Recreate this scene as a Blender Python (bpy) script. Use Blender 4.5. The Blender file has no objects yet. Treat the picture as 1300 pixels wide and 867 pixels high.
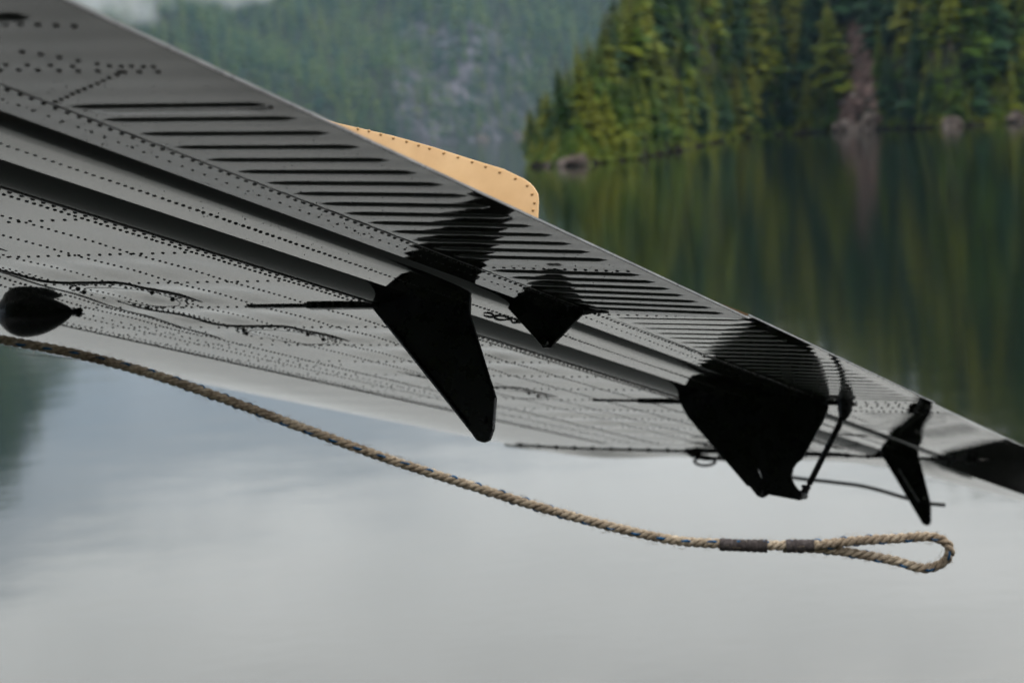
import bpy, bmesh, math, random
import numpy as np
from mathutils import Vector, Matrix

sc = bpy.context.scene
COL = sc.collection
rng = random.Random(7)
nrg = np.random.default_rng(7)
R = math.radians

# ---------------------------------------------------------------- camera
CAM_Z = 4.5
cam = bpy.data.cameras.new("camera")
cam_o = bpy.data.objects.new("camera", cam)
COL.objects.link(cam_o)
cam.sensor_width = 36.0
cam.lens = 36.0 * 2300 / 1300
cam.clip_start = 0.05
cam.clip_end = 20000
right = Vector((0.997884, -0.007319, -0.064600))
upv = Vector((0.065014, 0.112345, 0.991540))
back = Vector((0.0, -0.993642, 0.112584))
m3 = Matrix((right, upv, back)).transposed()
cam_o.matrix_world = Matrix.Translation((0, 0, CAM_Z)) @ m3.to_4x4()
cam.dof.use_dof = True
cam.dof.focus_distance = 2.05
cam.dof.aperture_fstop = 7.5
sc.camera = cam_o

# ---------------------------------------------------------------- sky, sun, exposure
SUN_EL, SUN_AZ = 55.0, 98.0          # azimuth clockwise from +Y (the view direction)
w = bpy.data.worlds.new("World")
sc.world = w
w.use_nodes = True
nt = w.node_tree
nt.nodes.clear()
out = nt.nodes.new("ShaderNodeOutputWorld")
bg = nt.nodes.new("ShaderNodeBackground")
bg.inputs["Strength"].default_value = 0.1
sky = nt.nodes.new("ShaderNodeTexSky")
sky.sky_type = 'NISHITA'
sky.sun_disc = False
sky.sun_elevation = R(SUN_EL)
sky.sun_rotation = R(SUN_AZ)
L = nt.links.new


def wmath(op, a, b=None, c=None):
    m_ = nt.nodes.new("ShaderNodeMath")
    m_.operation = op
    for i_, q_ in enumerate((a, b, c)):
        if q_ is None:
            continue
        if isinstance(q_, (int, float)):
            m_.inputs[i_].default_value = q_
        else:
            L(q_, m_.inputs[i_])
    return m_.outputs[0]


# overcast: grey-blue mist low over the hills, brighter cloud above, broken by soft noise
tc = nt.nodes.new("ShaderNodeTexCoord")
mp = nt.nodes.new("ShaderNodeMapping")
mp.inputs["Scale"].default_value = (1, 1, 2.0)
nz = nt.nodes.new("ShaderNodeTexNoise")
nz.inputs["Scale"].default_value = 6.0
nz.inputs["Detail"].default_value = 5
nz.inputs["Roughness"].default_value = 0.55
sep = nt.nodes.new("ShaderNodeSeparateXYZ")
L(tc.outputs["Generated"], mp.inputs["Vector"])
L(mp.outputs["Vector"], nz.inputs["Vector"])
L(tc.outputs["Generated"], sep.inputs["Vector"])
zz = wmath('MULTIPLY_ADD', sep.outputs["X"], 0.11, sep.outputs["Z"])
zz = wmath('MULTIPLY_ADD', nz.outputs["Fac"], 0.20, zz)
zz = wmath('ADD', zz, -0.10)
cr = nt.nodes.new("ShaderNodeValToRGB")
e = cr.color_ramp.elements
for _ in range(5):
    e.new(0.5)
for el_, (p_, c_) in zip(e, [(0.09, (0.19, 0.215, 0.245)), (0.16, (0.32, 0.335, 0.35)), (0.205, (0.66, 0.665, 0.65)), (0.29, (0.86, 0.86, 0.84)), (0.36, (1.20, 1.19, 1.15)), (0.50, (0.78, 0.78, 0.77)), (0.95, (0.70, 0.71, 0.72))]):
    el_.position = p_
    el_.color = (*c_, 1)
sv = nt.nodes.new("ShaderNodeVectorMath")
sv.operation = 'SCALE'
sv.inputs["Scale"].default_value = 31.0
mx = nt.nodes.new("ShaderNodeMixRGB")
mx.inputs["Fac"].default_value = 0.92
L(zz, cr.inputs["Fac"])
L(cr.outputs["Color"], sv.inputs[0])
L(sky.outputs["Color"], mx.inputs["Color1"])
L(sv.outputs["Vector"], mx.inputs["Color2"])
L(mx.outputs["Color"], bg.inputs["Color"])
L(bg.outputs["Background"], out.inputs["Surface"])

sun = bpy.data.lights.new("sun", 'SUN')
sun.energy = 1.5
sun.angle = R(10)
sun.color = (1.0, 0.93, 0.82)
sun_o = bpy.data.objects.new("sun", sun)
COL.objects.link(sun_o)
sd = Vector((math.sin(R(SUN_AZ)) * math.cos(R(SUN_EL)), math.cos(R(SUN_AZ)) * math.cos(R(SUN_EL)), math.sin(R(SUN_EL))))
sun_o.rotation_euler = sd.to_track_quat('Z', 'Y').to_euler()
sun_o.location = sd * 500

sc.view_settings.view_transform = 'Standard'
sc.view_settings.look = 'None'
sc.view_settings.exposure = 0.0
sc.view_settings.gamma = 1.0
sc.view_settings.use_curve_mapping = False
sc.cycles.max_bounces = 7
sc.cycles.glossy_bounces = 5
sc.cycles.diffuse_bounces = 2
sc.cycles.volume_bounces = 0
sc.cycles.use_denoising = True


# ---------------------------------------------------------------- helpers
def tag(o, label=None, cat=None, group=None, kind=None):
    for k, v in (("label", label), ("category", cat), ("group", group), ("kind", kind)):
        if v:
            o[k] = v
    return o


def empty(name, loc=(0, 0, 0), parent=None):
    o = bpy.data.objects.new(name, None)
    o.empty_display_size = 0.2
    COL.objects.link(o)
    o.location = loc
    if parent:
        o.parent = parent
    return o


def mesh(name, verts, faces, mat, parent=None, smooth=False):
    me = bpy.data.meshes.new(name)
    me.from_pydata([tuple(v) for v in verts], [], [tuple(f) for f in faces])
    me.update()
    if smooth:
        me.polygons.foreach_set("use_smooth", [True] * len(me.polygons))
    me.materials.append(mat)
    o = bpy.data.objects.new(name, me)
    COL.objects.link(o)
    if parent:
        o.parent = parent
    return o


def fast_mesh(name, V, F, mat, parent=None, smooth=False):
    """V (n,3) array, F (m,3) triangle array."""
    me = bpy.data.meshes.new(name)
    me.vertices.add(len(V))
    me.vertices.foreach_set("co", np.asarray(V, np.float32).ravel())
    me.loops.add(F.size)
    me.loops.foreach_set("vertex_index", np.asarray(F, np.int32).ravel())
    me.polygons.add(len(F))
    me.polygons.foreach_set("loop_start", np.arange(0, F.size, 3, dtype=np.int32))
    if smooth:
        me.polygons.foreach_set("use_smooth", np.ones(len(F), bool))
    me.update(calc_edges=True)
    me.validate()
    me.materials.append(mat)
    o = bpy.data.objects.new(name, me)
    COL.objects.link(o)
    if parent:
        o.parent = parent
    return o


def share(name, me, parent=None, loc=None, rot=None, scl=None):
    o = bpy.data.objects.new(name, me)
    COL.objects.link(o)
    if parent:
        o.parent = parent
    if loc is not None:
        o.location = loc
    if rot is not None:
        o.rotation_euler = rot
    if scl is not None:
        o.scale = scl
    return o


class MB:
    def __init__(s):
        s.v, s.f = [], []

    def add(s, v, f):
        b = len(s.v)
        s.v += [tuple(q) for q in v]
        s.f += [tuple(i + b for i in q) for q in f]

    def dome(s, c, r, h, n=7):
        """rivet head hanging below the skin (towards -z)"""
        x, y, z = c
        a0 = rng.random() * 6
        ring = lambda rr, zz: [(x + rr * math.cos(a0 + 2 * math.pi * i / n), y + rr * math.sin(a0 + 2 * math.pi * i / n), z + zz) for i in range(n)]
        v = ring(r, 0.0004) + ring(r * 0.82, -h * 0.65) + [(x, y, z - h)]
        f = [(i, n + i, n + (i + 1) % n, (i + 1) % n) for i in range(n)]
        f += [(n + i, 2 * n, n + (i + 1) % n) for i in range(n)]
        s.add(v, f)

    def tube(s, pts, r, n=6, cap=True):
        pts = [Vector(p) for p in pts]
        rr = r if isinstance(r, (list, tuple)) else [r] * len(pts)
        t = (pts[1] - pts[0]).normalized()
        ref = Vector((0, 0, 1)) if abs(t.z) < 0.9 else Vector((1, 0, 0))
        nrm = t.cross(ref).normalized()
        v = []
        for i, p in enumerate(pts):
            a = pts[max(0, i - 1)]
            b = pts[min(len(pts) - 1, i + 1)]
            t = (b - a).normalized()
            nrm = (nrm - t * nrm.dot(t)).normalized()
            bn = t.cross(nrm)
            for k in range(n):
                q = 2 * math.pi * k / n
                v.append(p + (nrm * math.cos(q) + bn * math.sin(q)) * rr[i])
        f = []
        for i in range(len(pts) - 1):
            for k in range(n):
                f.append((i * n + k, i * n + (k + 1) % n, (i + 1) * n + (k + 1) % n, (i + 1) * n + k))
        if cap:
            f.append(tuple(range(n - 1, -1, -1)))
            f.append(tuple(range((len(pts) - 1) * n, len(pts) * n)))
        s.add(v, f)

    def box(s, lo, hi):
        x0, y0, z0 = lo
        x1, y1, z1 = hi
        v = [(x0, y0, z0), (x1, y0, z0), (x1, y1, z0), (x0, y1, z0), (x0, y0, z1), (x1, y0, z1), (x1, y1, z1), (x0, y1, z1)]
        s.add(v, [(3, 2, 1, 0), (4, 5, 6, 7), (0, 1, 5, 4), (1, 2, 6, 5), (2, 3, 7, 6), (3, 0, 4, 7)])

    def build(s, name, mat, parent=None, smooth=False):
        return mesh(name, s.v, s.f, mat, parent, smooth)


def bevel(o, wdt, seg=2):
    m = o.modifiers.new("bevel", 'BEVEL')
    m.width = wdt
    m.segments = seg
    m.limit_method = 'ANGLE'
    return o


# ---------------------------------------------------------------- materials
def new_mat(name):
    m = bpy.data.materials.new(name)
    m.use_nodes = True
    n = m.node_tree
    b = n.nodes["Principled BSDF"]
    return m, n, b


def coords(n, kind="Object", scale=(1, 1, 1)):
    t = n.nodes.new("ShaderNodeTexCoord")
    mpp = n.nodes.new("ShaderNodeMapping")
    mpp.inputs["Scale"].default_value = scale
    n.links.new(t.outputs[kind], mpp.inputs["Vector"])
    return mpp.outputs["Vector"]


def noise(n, vec, scale, detail=3, rough=0.5):
    t = n.nodes.new("ShaderNodeTexNoise")
    t.inputs["Scale"].default_value = scale
    t.inputs["Detail"].default_value = detail
    t.inputs["Roughness"].default_value = rough
    n.links.new(vec, t.inputs["Vector"])
    return t.outputs["Fac"]


def ramp(n, fac, stops):
    r = n.nodes.new("ShaderNodeValToRGB")
    e = r.color_ramp.elements
    while len(e) < len(stops):
        e.new(0.5)
    for i, (p, c) in enumerate(stops):
        e[i].position = p
        e[i].color = (*c, 1)
    n.links.new(fac, r.inputs["Fac"])
    return r.outputs["Color"]


def bump(n, b, hgt, strength, dist):
    t = n.nodes.new("ShaderNodeBump")
    t.inputs["Strength"].default_value = strength
    t.inputs["Distance"].default_value = dist
    n.links.new(hgt, t.inputs["Height"])
    n.links.new(t.outputs["Normal"], b.inputs["Normal"])


def paint_mat(name, c0, c1, r0=0.05, r1=0.12, spec=0.5, bscale=90, bdist=0.0002):
    m, n, b = new_mat(name)
    v = coords(n)
    f = noise(n, v, 14, 5, 0.6)
    n.links.new(ramp(n, f, [(0.35, c0), (0.7, c1)]), b.inputs["Base Color"])
    f2 = noise(n, v, 40, 4, 0.6)
    n.links.new(ramp(n, f2, [(0.4, (r0,) * 3), (0.75, (r1,) * 3)]), b.inputs["Roughness"])
    b.inputs["Specular IOR Level"].default_value = spec
    bump(n, b, noise(n, v, bscale, 2), 0.5, bdist)
    return m


M_WING = paint_mat("wing_black_gloss_paint", (0.016, 0.015, 0.0145), (0.03, 0.028, 0.026), 0.02, 0.05, 1.0, 40, 0.00005)
_b = M_WING.node_tree.nodes["Principled BSDF"]
_b.inputs["Coat Weight"].default_value = 1.0
_b.inputs["Coat Roughness"].default_value = 0.02
_b.inputs["Coat IOR"].default_value = 1.8
_b.inputs["Coat Tint"].default_value = (1.0, 0.985, 0.96, 1)
M_RIVET = paint_mat("rivet_paint", (0.005, 0.005, 0.006), (0.010, 0.010, 0.011), 0.25, 0.4, 0.2)
M_BLACK = paint_mat("bracket_black_paint", (0.003, 0.003, 0.004), (0.012, 0.012, 0.015), 0.22, 0.45, 0.3)
M_FLAP = paint_mat("flap_worn_black_paint", (0.015, 0.0145, 0.014), (0.030, 0.028, 0.026), 0.03, 0.09, 0.5, 40, 0.00005)
M_SLOT_SHADE = paint_mat("slot_wall_painted_shade", (0.010, 0.010, 0.0105), (0.018, 0.0175, 0.017), 0.08, 0.2, 0.5)  # darker, duller wing paint: the shade inside the slots put into the colour
M_EDGE = paint_mat("worn_edge_highlight_paint", (0.14, 0.14, 0.145), (0.32, 0.32, 0.32), 0.25, 0.45, 0.5)  # worn trailing edges, and the painted highlight on the tip bracket
M_TAN = paint_mat("tan_orange_paint", (0.66, 0.39, 0.17), (0.80, 0.51, 0.245), 0.3, 0.5, 0.4, 30, 0.0001)
M_TANR = paint_mat("tan_rivet_paint", (0.40, 0.22, 0.08), (0.46, 0.27, 0.11), 0.3, 0.42, 0.4)
M_STEEL = paint_mat("dark_steel", (0.03, 0.03, 0.03), (0.06, 0.055, 0.05), 0.3, 0.5, 0.5)


def rope_mat(name, c0, c1, c2, sc=500):
    m, n, b = new_mat(name)
    v = coords(n)
    f = noise(n, v, sc, 4, 0.7)
    dirt = ramp(n, noise(n, v, 22, 4, 0.65), [(0.36, (0.48, 0.45, 0.43)), (0.62, (1, 1, 1))])
    mxx = n.nodes.new("ShaderNodeMixRGB")
    mxx.blend_type = 'MULTIPLY'
    mxx.inputs["Fac"].default_value = 1.0
    n.links.new(ramp(n, f, [(0.3, c0), (0.5, c1), (0.72, c2)]), mxx.inputs["Color1"])
    n.links.new(dirt, mxx.inputs["Color2"])
    n.links.new(mxx.outputs["Color"], b.inputs["Base Color"])
    b.inputs["Roughness"].default_value = 0.85
    b.inputs["Specular IOR Level"].default_value = 0.2
    bump(n, b, noise(n, v, sc * 2.5, 3), 0.8, 0.0006)
    return m


M_ROPE = rope_mat("tan_rope_fibre", (0.14, 0.108, 0.076), (0.39, 0.315, 0.23), (0.62, 0.53, 0.41), 330)
M_BLUE = rope_mat("blue_tracer_fibre", (0.006, 0.05, 0.14), (0.012, 0.09, 0.22), (0.04, 0.18, 0.34))
M_TAPE = rope_mat("grey_brown_whipping", (0.035, 0.03, 0.03), (0.07, 0.06, 0.06), (0.13, 0.11, 0.11), 300)
M_CORD = rope_mat("dark_cord_fibre", (0.02, 0.022, 0.022), (0.045, 0.045, 0.045), (0.09, 0.085, 0.08), 300)

# water
M_WATER, n, b = new_mat("lake_water")
b.inputs["Base Color"].default_value = (0.003, 0.006, 0.0035, 1)
b.inputs["Roughness"].default_value = 0.05
b.inputs["IOR"].default_value = 1.333
g = n.nodes.new("ShaderNodeNewGeometry")
mp1 = n.nodes.new("ShaderNodeMapping")
mp1.inputs["Scale"].default_value = (1.0, 1.6, 1)
mp1.inputs["Rotation"].default_value = (0, 0, R(-24))
n.links.new(g.outputs["Position"], mp1.inputs["Vector"])
f1 = noise(n, mp1.outputs["Vector"], 3.2, 3, 0.5)
f2 = noise(n, mp1.outputs["Vector"], 0.35, 2, 0.5)
mm = n.nodes.new("ShaderNodeMath")
mm.operation = 'MULTIPLY_ADD'
mm.inputs[1].default_value = 5.0
n.links.new(f2, mm.inputs[0])
n.links.new(f1, mm.inputs[2])
f3 = noise(n, mp1.outputs["Vector"], 14.0, 2, 0.5)
mm3 = n.nodes.new("ShaderNodeMath")
mm3.operation = 'MULTIPLY_ADD'
mm3.inputs[1].default_value = 0.22
n.links.new(f3, mm3.inputs[0])
n.links.new(mm.outputs[0], mm3.inputs[2])
bump(n, b, mm3.outputs[0], 1.0, 0.0016)


def foliage_mat(name, cols, sc):
    m, n, b = new_mat(name)
    g = n.nodes.new("ShaderNodeNewGeometry")
    oi = n.nodes.new("ShaderNodeObjectInfo")
    f = noise(n, g.outputs["Position"], sc, 2, 0.6)
    a = n.nodes.new("ShaderNodeMath")
    a.operation = 'MULTIPLY_ADD'
    a.inputs[1].default_value = 0.35
    n.links.new(oi.outputs["Random"], a.inputs[0])
    n.links.new(f, a.inputs[2])
    n.links.new(ramp(n, a.outputs[0], cols), b.inputs["Base Color"])
    b.inputs["Roughness"].default_value = 0.7
    b.inputs["Specular IOR Level"].default_value = 0.06
    return m


FOL = [(0.40, (0.009, 0.026, 0.003)), (0.62, (0.032, 0.060, 0.006)), (0.86, (0.095, 0.108, 0.009))]
M_FOL = foliage_mat("conifer_needles", FOL, 0.16)
M_FOLB = foliage_mat("dark_blue_green_needles", [(0.4, (0.006, 0.020, 0.010)), (0.8, (0.016, 0.040, 0.016))], 0.16)
M_FOLY = foliage_mat("yellow_green_needles", [(0.4, (0.045, 0.062, 0.008)), (0.8, (0.10, 0.105, 0.012))], 0.16)
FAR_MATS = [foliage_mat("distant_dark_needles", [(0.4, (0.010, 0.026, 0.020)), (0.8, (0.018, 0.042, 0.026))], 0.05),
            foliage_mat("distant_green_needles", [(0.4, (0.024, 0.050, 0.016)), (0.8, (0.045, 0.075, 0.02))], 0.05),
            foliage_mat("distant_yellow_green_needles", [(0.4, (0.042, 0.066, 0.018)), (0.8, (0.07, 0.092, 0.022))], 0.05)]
M_BARK, n, b = new_mat("bark")
v = coords(n, "Object", (4, 4, 0.6))
n.links.new(ramp(n, noise(n, v, 3, 4, 0.7), [(0.3, (0.04, 0.028, 0.02)), (0.7, (0.14, 0.10, 0.075))]), b.inputs["Base Color"])
b.inputs["Roughness"].default_value = 0.9


def rock_mat(name, stops, sc, bd):
    m, n, b = new_mat(name)
    g = n.nodes.new("ShaderNodeNewGeometry")
    f = noise(n, g.outputs["Position"], sc, 6, 0.65)
    n.links.new(ramp(n, f, stops), b.inputs["Base Color"])
    b.inputs["Roughness"].default_value = 0.9
    b.inputs["Specular IOR Level"].default_value = 0.1
    bump(n, b, noise(n, g.outputs["Position"], sc * 3, 5, 0.7), 0.8, bd)
    return m


M_ROCK = rock_mat("pale_shore_rock", [(0.36, (0.025, 0.019, 0.017)), (0.5, (0.09, 0.07, 0.062)), (0.68, (0.26, 0.22, 0.20))], 0.5, 0.4)
M_SCREE = rock_mat("reddish_scree", [(0.3, (0.02, 0.013, 0.012)), (0.52, (0.085, 0.054, 0.048)), (0.7, (0.22, 0.155, 0.14))], 0.25, 0.6)
M_SOIL = rock_mat("forest_floor", [(0.3, (0.008, 0.011, 0.005)), (0.55, (0.016, 0.018, 0.009)), (0.8, (0.018, 0.018, 0.010))], 0.12, 0.5)
M_BANK = rock_mat("dark_bank_rock", [(0.35, (0.005, 0.004, 0.003)), (0.6, (0.012, 0.008, 0.007)), (0.8, (0.06, 0.04, 0.035))], 0.4, 0.4)
M_CLIFF = rock_mat("far_hillside_rock", [(0.40, (0.014, 0.020, 0.014)), (0.5, (0.034, 0.034, 0.038)), (0.7, (0.105, 0.095, 0.115))], 0.035, 3)

# ---------------------------------------------------------------- water and terrain
N = 4700
water = mesh("water", [(-N, -900, 0), (N, -900, 0), (N, N, 0), (-N, N, 0)], [(0, 1, 2, 3)], M_WATER)
tag(water, "still dark green lake reflecting the forest and pale sky", "water", kind="structure")


def interp(x, tab):
    xs = [t[0] for t in tab]
    return float(np.interp(x, xs, [t[1] for t in tab]))


# near promontory: bearing (deg) -> distance of its waterline, height of the ground behind
SHORE = [(0.9, 262), (1.6, 250), (2.3, 238), (4.1, 262), (5.8, 330), (7.05, 440), (8.2, 480), (9.5, 486), (11.9, 460), (13.9, 418), (16.1, 432), (19, 440), (25, 420), (36, 380)]
HTOP = [(0.8, 1), (1.6, 1.2), (2.8, 4), (4.1, 12), (5.8, 34), (7.0, 60), (9.5, 80), (12, 100), (14, 135), (16, 160), (20, 175), (36, 175)]


def polar(bd, r, z):
    return (r * math.sin(R(bd)), r * math.cos(R(bd)), z)


def hash_noise(x, y, s):
    return (math.sin(x * s * 1.7 + 1.3) * math.cos(y * s * 1.3 + 0.7) + 0.5 * math.sin(x * s * 3.9 + y * s * 2.1) + 0.25 * math.sin(y * s * 7.3 - x * s * 5.1))


def prom_h(bd, inland):
    top = interp(bd, HTOP)
    h = top * (1 - math.exp(-max(inland, 0) * 0.95 / max(top, 4))) + min(inland, 3) * 0.22
    x, y, _ = polar(bd, interp(bd, SHORE) + inland, 0)
    return h + 0.06 * top * hash_noise(x, y, 0.03) * min(1, inland / 15) - 0.25


bds = [0.9 + 35.1 * (i / 119) ** 1.25 for i in range(120)]
inl = [-4, 0, 1.5, 3, 5, 8, 12, 18, 26, 36, 50, 70, 95, 125, 160, 210, 270]
V, F = [], []
for bd in bds:
    for q in inl:
        qq = q
        zz = prom_h(bd, q) if q >= 0 else -1.2
        V.append(polar(bd, interp(bd, SHORE) + qq + (0.8 * hash_noise(bd * 40, q, 0.4) if q < 10 else 0), zz))
ni = len(inl)
for i in range(len(bds) - 1):
    for j in range(ni - 1):
        F.append((i * ni + j, i * ni + j + 1, (i + 1) * ni + j + 1, (i + 1) * ni + j))
prom = mesh("promontory_terrain", V, F, M_SOIL, smooth=True)
prom.data.materials.append(M_BANK)
for p in prom.data.polygons:
    if p.index % (ni - 1) < 3:
        p.material_index = 1
tag(prom, "steep dark promontory under dense conifers beside the lake", "hill", kind="structure")

# unseen wooded hill, added behind the camera to cut light from there
V, F = [], []
xs_ = np.linspace(-420, 420, 43)
ds_ = [38, 42, 50, 62, 80, 105, 140, 190, 250]
for x_ in xs_:
    for d_ in ds_:
        V.append((x_, -d_ - 0.0004 * x_ * x_ * 0 - 6 * math.sin(x_ * 0.02), -1.0 + 0.62 * (d_ - 38) + 3 * hash_noise(x_, d_, 0.05) * min(1, (d_ - 38) / 20)))
nd = len(ds_)
for i in range(len(xs_) - 1):
    for j in range(nd - 1):
        F.append((i * nd + j, (i + 1) * nd + j, (i + 1) * nd + j + 1, i * nd + j + 1))
o = mesh("added_shade_hill", V, F, M_SOIL, smooth=True)
tag(o, "unseen steep hill added behind the camera to cut the light", "hill", kind="structure")

# far mountain side
FTOP = [(-40, 520), (-22, 430), (-15.8, 315), (-14.4, 235), (-13.4, 195), (-12, 186), (-10, 190), (-6, 205), (-2, 240), (3, 300), (8, 330), (20, 360)]
FSH = [(-40, 900), (-20, 1150), (-14, 1300), (-6, 1400), (-1, 1500), (1.2, 1650), (4, 1700), (20, 1800)]


FS = 1.5


def far_h(bd, inland):
    top = interp(bd, FTOP)
    t = min(inland / 900.0, 1)
    x, y, _ = polar(bd, interp(bd, FSH) + inland, 0)
    return top * (1 - (1 - t) ** 1.7) + 16 * hash_noise(x, y, 0.011) * min(1, inland / 120) - 0.5


bds = [-40 + 60 * i / 150 for i in range(151)]
inl = [-20, 0, 6, 15, 30, 55, 90, 130, 180, 240, 310, 390, 480, 580, 690, 800, 920]
V, F = [], []
for bd in bds:
    for q in inl:
        V.append(polar(bd, FS * (interp(bd, FSH) + q), FS * far_h(bd, q) if q >= 0 else -3))
ni = len(inl)
for i in range(len(bds) - 1):
    for j in range(ni - 1):
        F.append((i * ni + j, i * ni + j + 1, (i + 1) * ni + j + 1, (i + 1) * ni + j))
far = mesh("far_mountain_terrain", V, F, M_SOIL, smooth=True)
far.data.materials.append(M_CLIFF)
for p in far.data.polygons:
    b_ = math.degrees(math.atan2(p.center.x, p.center.y))
    if -3.2 < b_ < 1.2 and p.center.z < 110 * FS:
        p.material_index = 1
tag(far, "hazy far mountainside with grey rock faces across the lake", "mountain", kind="structure")


# ---------------------------------------------------------------- conifers
def conifer_arrays(seed, levels, per, subs, wid=0.17):
    """unit-height conifer crown: drooping pointed branch sprays, returned as arrays"""
    r = random.Random(seed)
    V, F = [], []
    lean = (r.uniform(-0.02, 0.02), r.uniform(-0.02, 0.02))
    for i in range(levels):
        t = i / (levels - 1)
        z = 0.10 + 0.87 * t
        rad = wid * (1 - t) ** 0.75 * (0.72 + 0.5 * r.random()) + 0.008
        if t < 0.15:
            rad *= 0.65 + 2.3 * t
        off = r.random() * 7
        for k in range(per):
            a = off + 2 * math.pi * (k + r.uniform(-0.3, 0.3)) / per
            ln = rad * r.uniform(0.55, 1.2)
            z0 = z + r.uniform(-0.015, 0.02)
            dz = -ln * r.uniform(0.25, 0.8)
            ca, sa = math.cos(a), math.sin(a)
            cx, cy = lean[0] * t, lean[1] * t
            for q in range(subs):
                f0 = 0.1 + 0.5 * q / max(1, subs)
                aw = r.uniform(-0.35, 0.35) * (1 if q else 0.3)
                c2, s2 = math.cos(a + aw), math.sin(a + aw)
                wd = 0.33 * ln * r.uniform(0.7, 1.2) / (1 + 0.25 * q)
                p0 = (cx + ca * ln * f0 * 0.5, cy + sa * ln * f0 * 0.5, z0 + dz * f0 * 0.5)
                p1 = (cx + c2 * ln, cy + s2 * ln, z0 + dz * (1 - 0.15 * q))
                m = [(p0[j] * 0.45 + p1[j] * 0.55) for j in range(3)]
                l = (m[0] - s2 * wd, m[1] + c2 * wd, m[2] - wd * 0.45)
                rr = (m[0] + s2 * wd, m[1] - c2 * wd, m[2] - wd * 0.45)
                bI = len(V)
                mm_ = (m[0], m[1], m[2] + wd * 0.25)
                V += [p0, l, p1, rr, mm_]
                F += [(bI, bI + 1, bI + 4), (bI + 1, bI + 2, bI + 4), (bI + 2, bI + 3, bI + 4), (bI + 3, bI, bI + 4)]
    return np.array(V), np.array(F)


CROWNS, CR_ME = [], []
for s_ in range(6):
    V, F = conifer_arrays(100 + s_, 20 + s_ % 3 * 2, 8, 2, 0.145 + 0.02 * (s_ % 4))
    me_o = fast_mesh("crown", V, F, (M_FOL, M_FOLY, M_FOLB, M_FOL, M_FOL, M_FOLB)[s_])
    CR_ME.append(me_o.data)
    bpy.data.objects.remove(me_o)
mb = MB()
mb.tube([(0, 0, -0.06), (0.002, 0, 0.4), (0, 0.002, 0.75), (0, 0, 0.96)], [0.016, 0.011, 0.006, 0.002], 6)
to = mb.build("trunk", M_BARK)
TR_ME = to.data
bpy.data.objects.remove(to)

# scatter over the promontory
GUL0, GUL1 = 10.45, 11.75                      # bare gully (bearing) with scree
def in_gully(bd, q):
    c = 11.15 + q * 0.006
    hw = 0.74 * max(0.0, 1 - q / 95.0) ** 1.6
    return abs(bd - c) < hw


cands = []
for i in range(11000):
    bd = 0.95 + 30 * rng.random() ** 1.1
    q = 1.6 + 190 * rng.random() ** 1.35
    r_ = interp(bd, SHORE) + q
    if in_gully(bd, q):
        continue
    x, y, z = polar(bd, r_, prom_h(bd, q))
    cands.append((bd, q, x, y, z))
TREE_H = [(0.9, 6.0), (1.6, 9), (2.5, 12), (4, 15), (6, 19), (9, 24), (14, 24), (20, 23)]
keep, grid = [], {}
for c in sorted(cands, key=lambda c: c[1]):
    md = 0.235 * interp(c[0], TREE_H) + 0.008 * c[1]
    gx, gy = int(c[2] // 5), int(c[3] // 5)
    ok = True
    for ax in (-1, 0, 1):
        for ay in (-1, 0, 1):
            for (px, py) in grid.get((gx + ax, gy + ay), ()):
                if (px - c[2]) ** 2 + (py - c[3]) ** 2 < md * md:
                    ok = False
    if ok:
        grid.setdefault((gx, gy), []).append((c[2], c[3]))
        keep.append(c)
trees = []
for (bd, q, x, y, z) in keep:
    base = interp(bd, TREE_H)
    h = base * rng.uniform(0.62, 1.2) * (0.7 if q < 6 else 1.0)
    d = math.hypot(x, y)
    el = math.degrees(math.atan2(z - CAM_Z, d))
    vis = (bd < 16.6) and el < 4.6
    trees.append((h / d * (1 if vis else 0.01) * (1.6 if q < 40 else 1), bd, q, x, y, z, h))
trees.sort(key=lambda t: -t[0])

def tree_label(bd, q, tint):
    col = ("mid green", "yellow-green", "dark blue-green")[tint]
    if bd < 2.0:
        z = "on the low outer end of the promontory tip"
    elif bd < 3.0:
        z = "just behind the pale rocks of the promontory tip"
    elif bd < 9.9:
        side = "near the tip" if bd < 5.5 else "midway along the shore"
        z = ("at the waterline " if q < 9 else "on the lower slope " if q < 35 else "high on the slope ") + side
    elif bd < 11.2:
        z = "standing along the left edge of the bare gully"
    elif bd < 12.7:
        z = "standing along the right edge of the bare gully"
    else:
        z = ("at the waterline " if q < 9 else "on the lower slope " if q < 35 else "high on the slope ") + "right of the gully"
    return f"{col} conifer {z}", f"{col} conifers {z}"


for t in trees[:298]:
    _, bd, q, x, y, z, h = t
    ci_ = rng.randrange(len(CR_ME))
    lab, grp = tree_label(bd, q, (0, 1, 2, 0, 0, 2)[ci_])
    e = empty("conifer_tree", (x, y, z - 0.3))
    e.rotation_euler = (R(rng.uniform(-2, 2)), R(rng.uniform(-2, 2)), rng.uniform(0, 6.28))
    sx = h * rng.uniform(0.95, 1.45)
    e.scale = (sx, sx, h)
    tag(e, lab, "tree", grp)
    share("crown", CR_ME[ci_], e)
    share("trunk", TR_ME, e)


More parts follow.
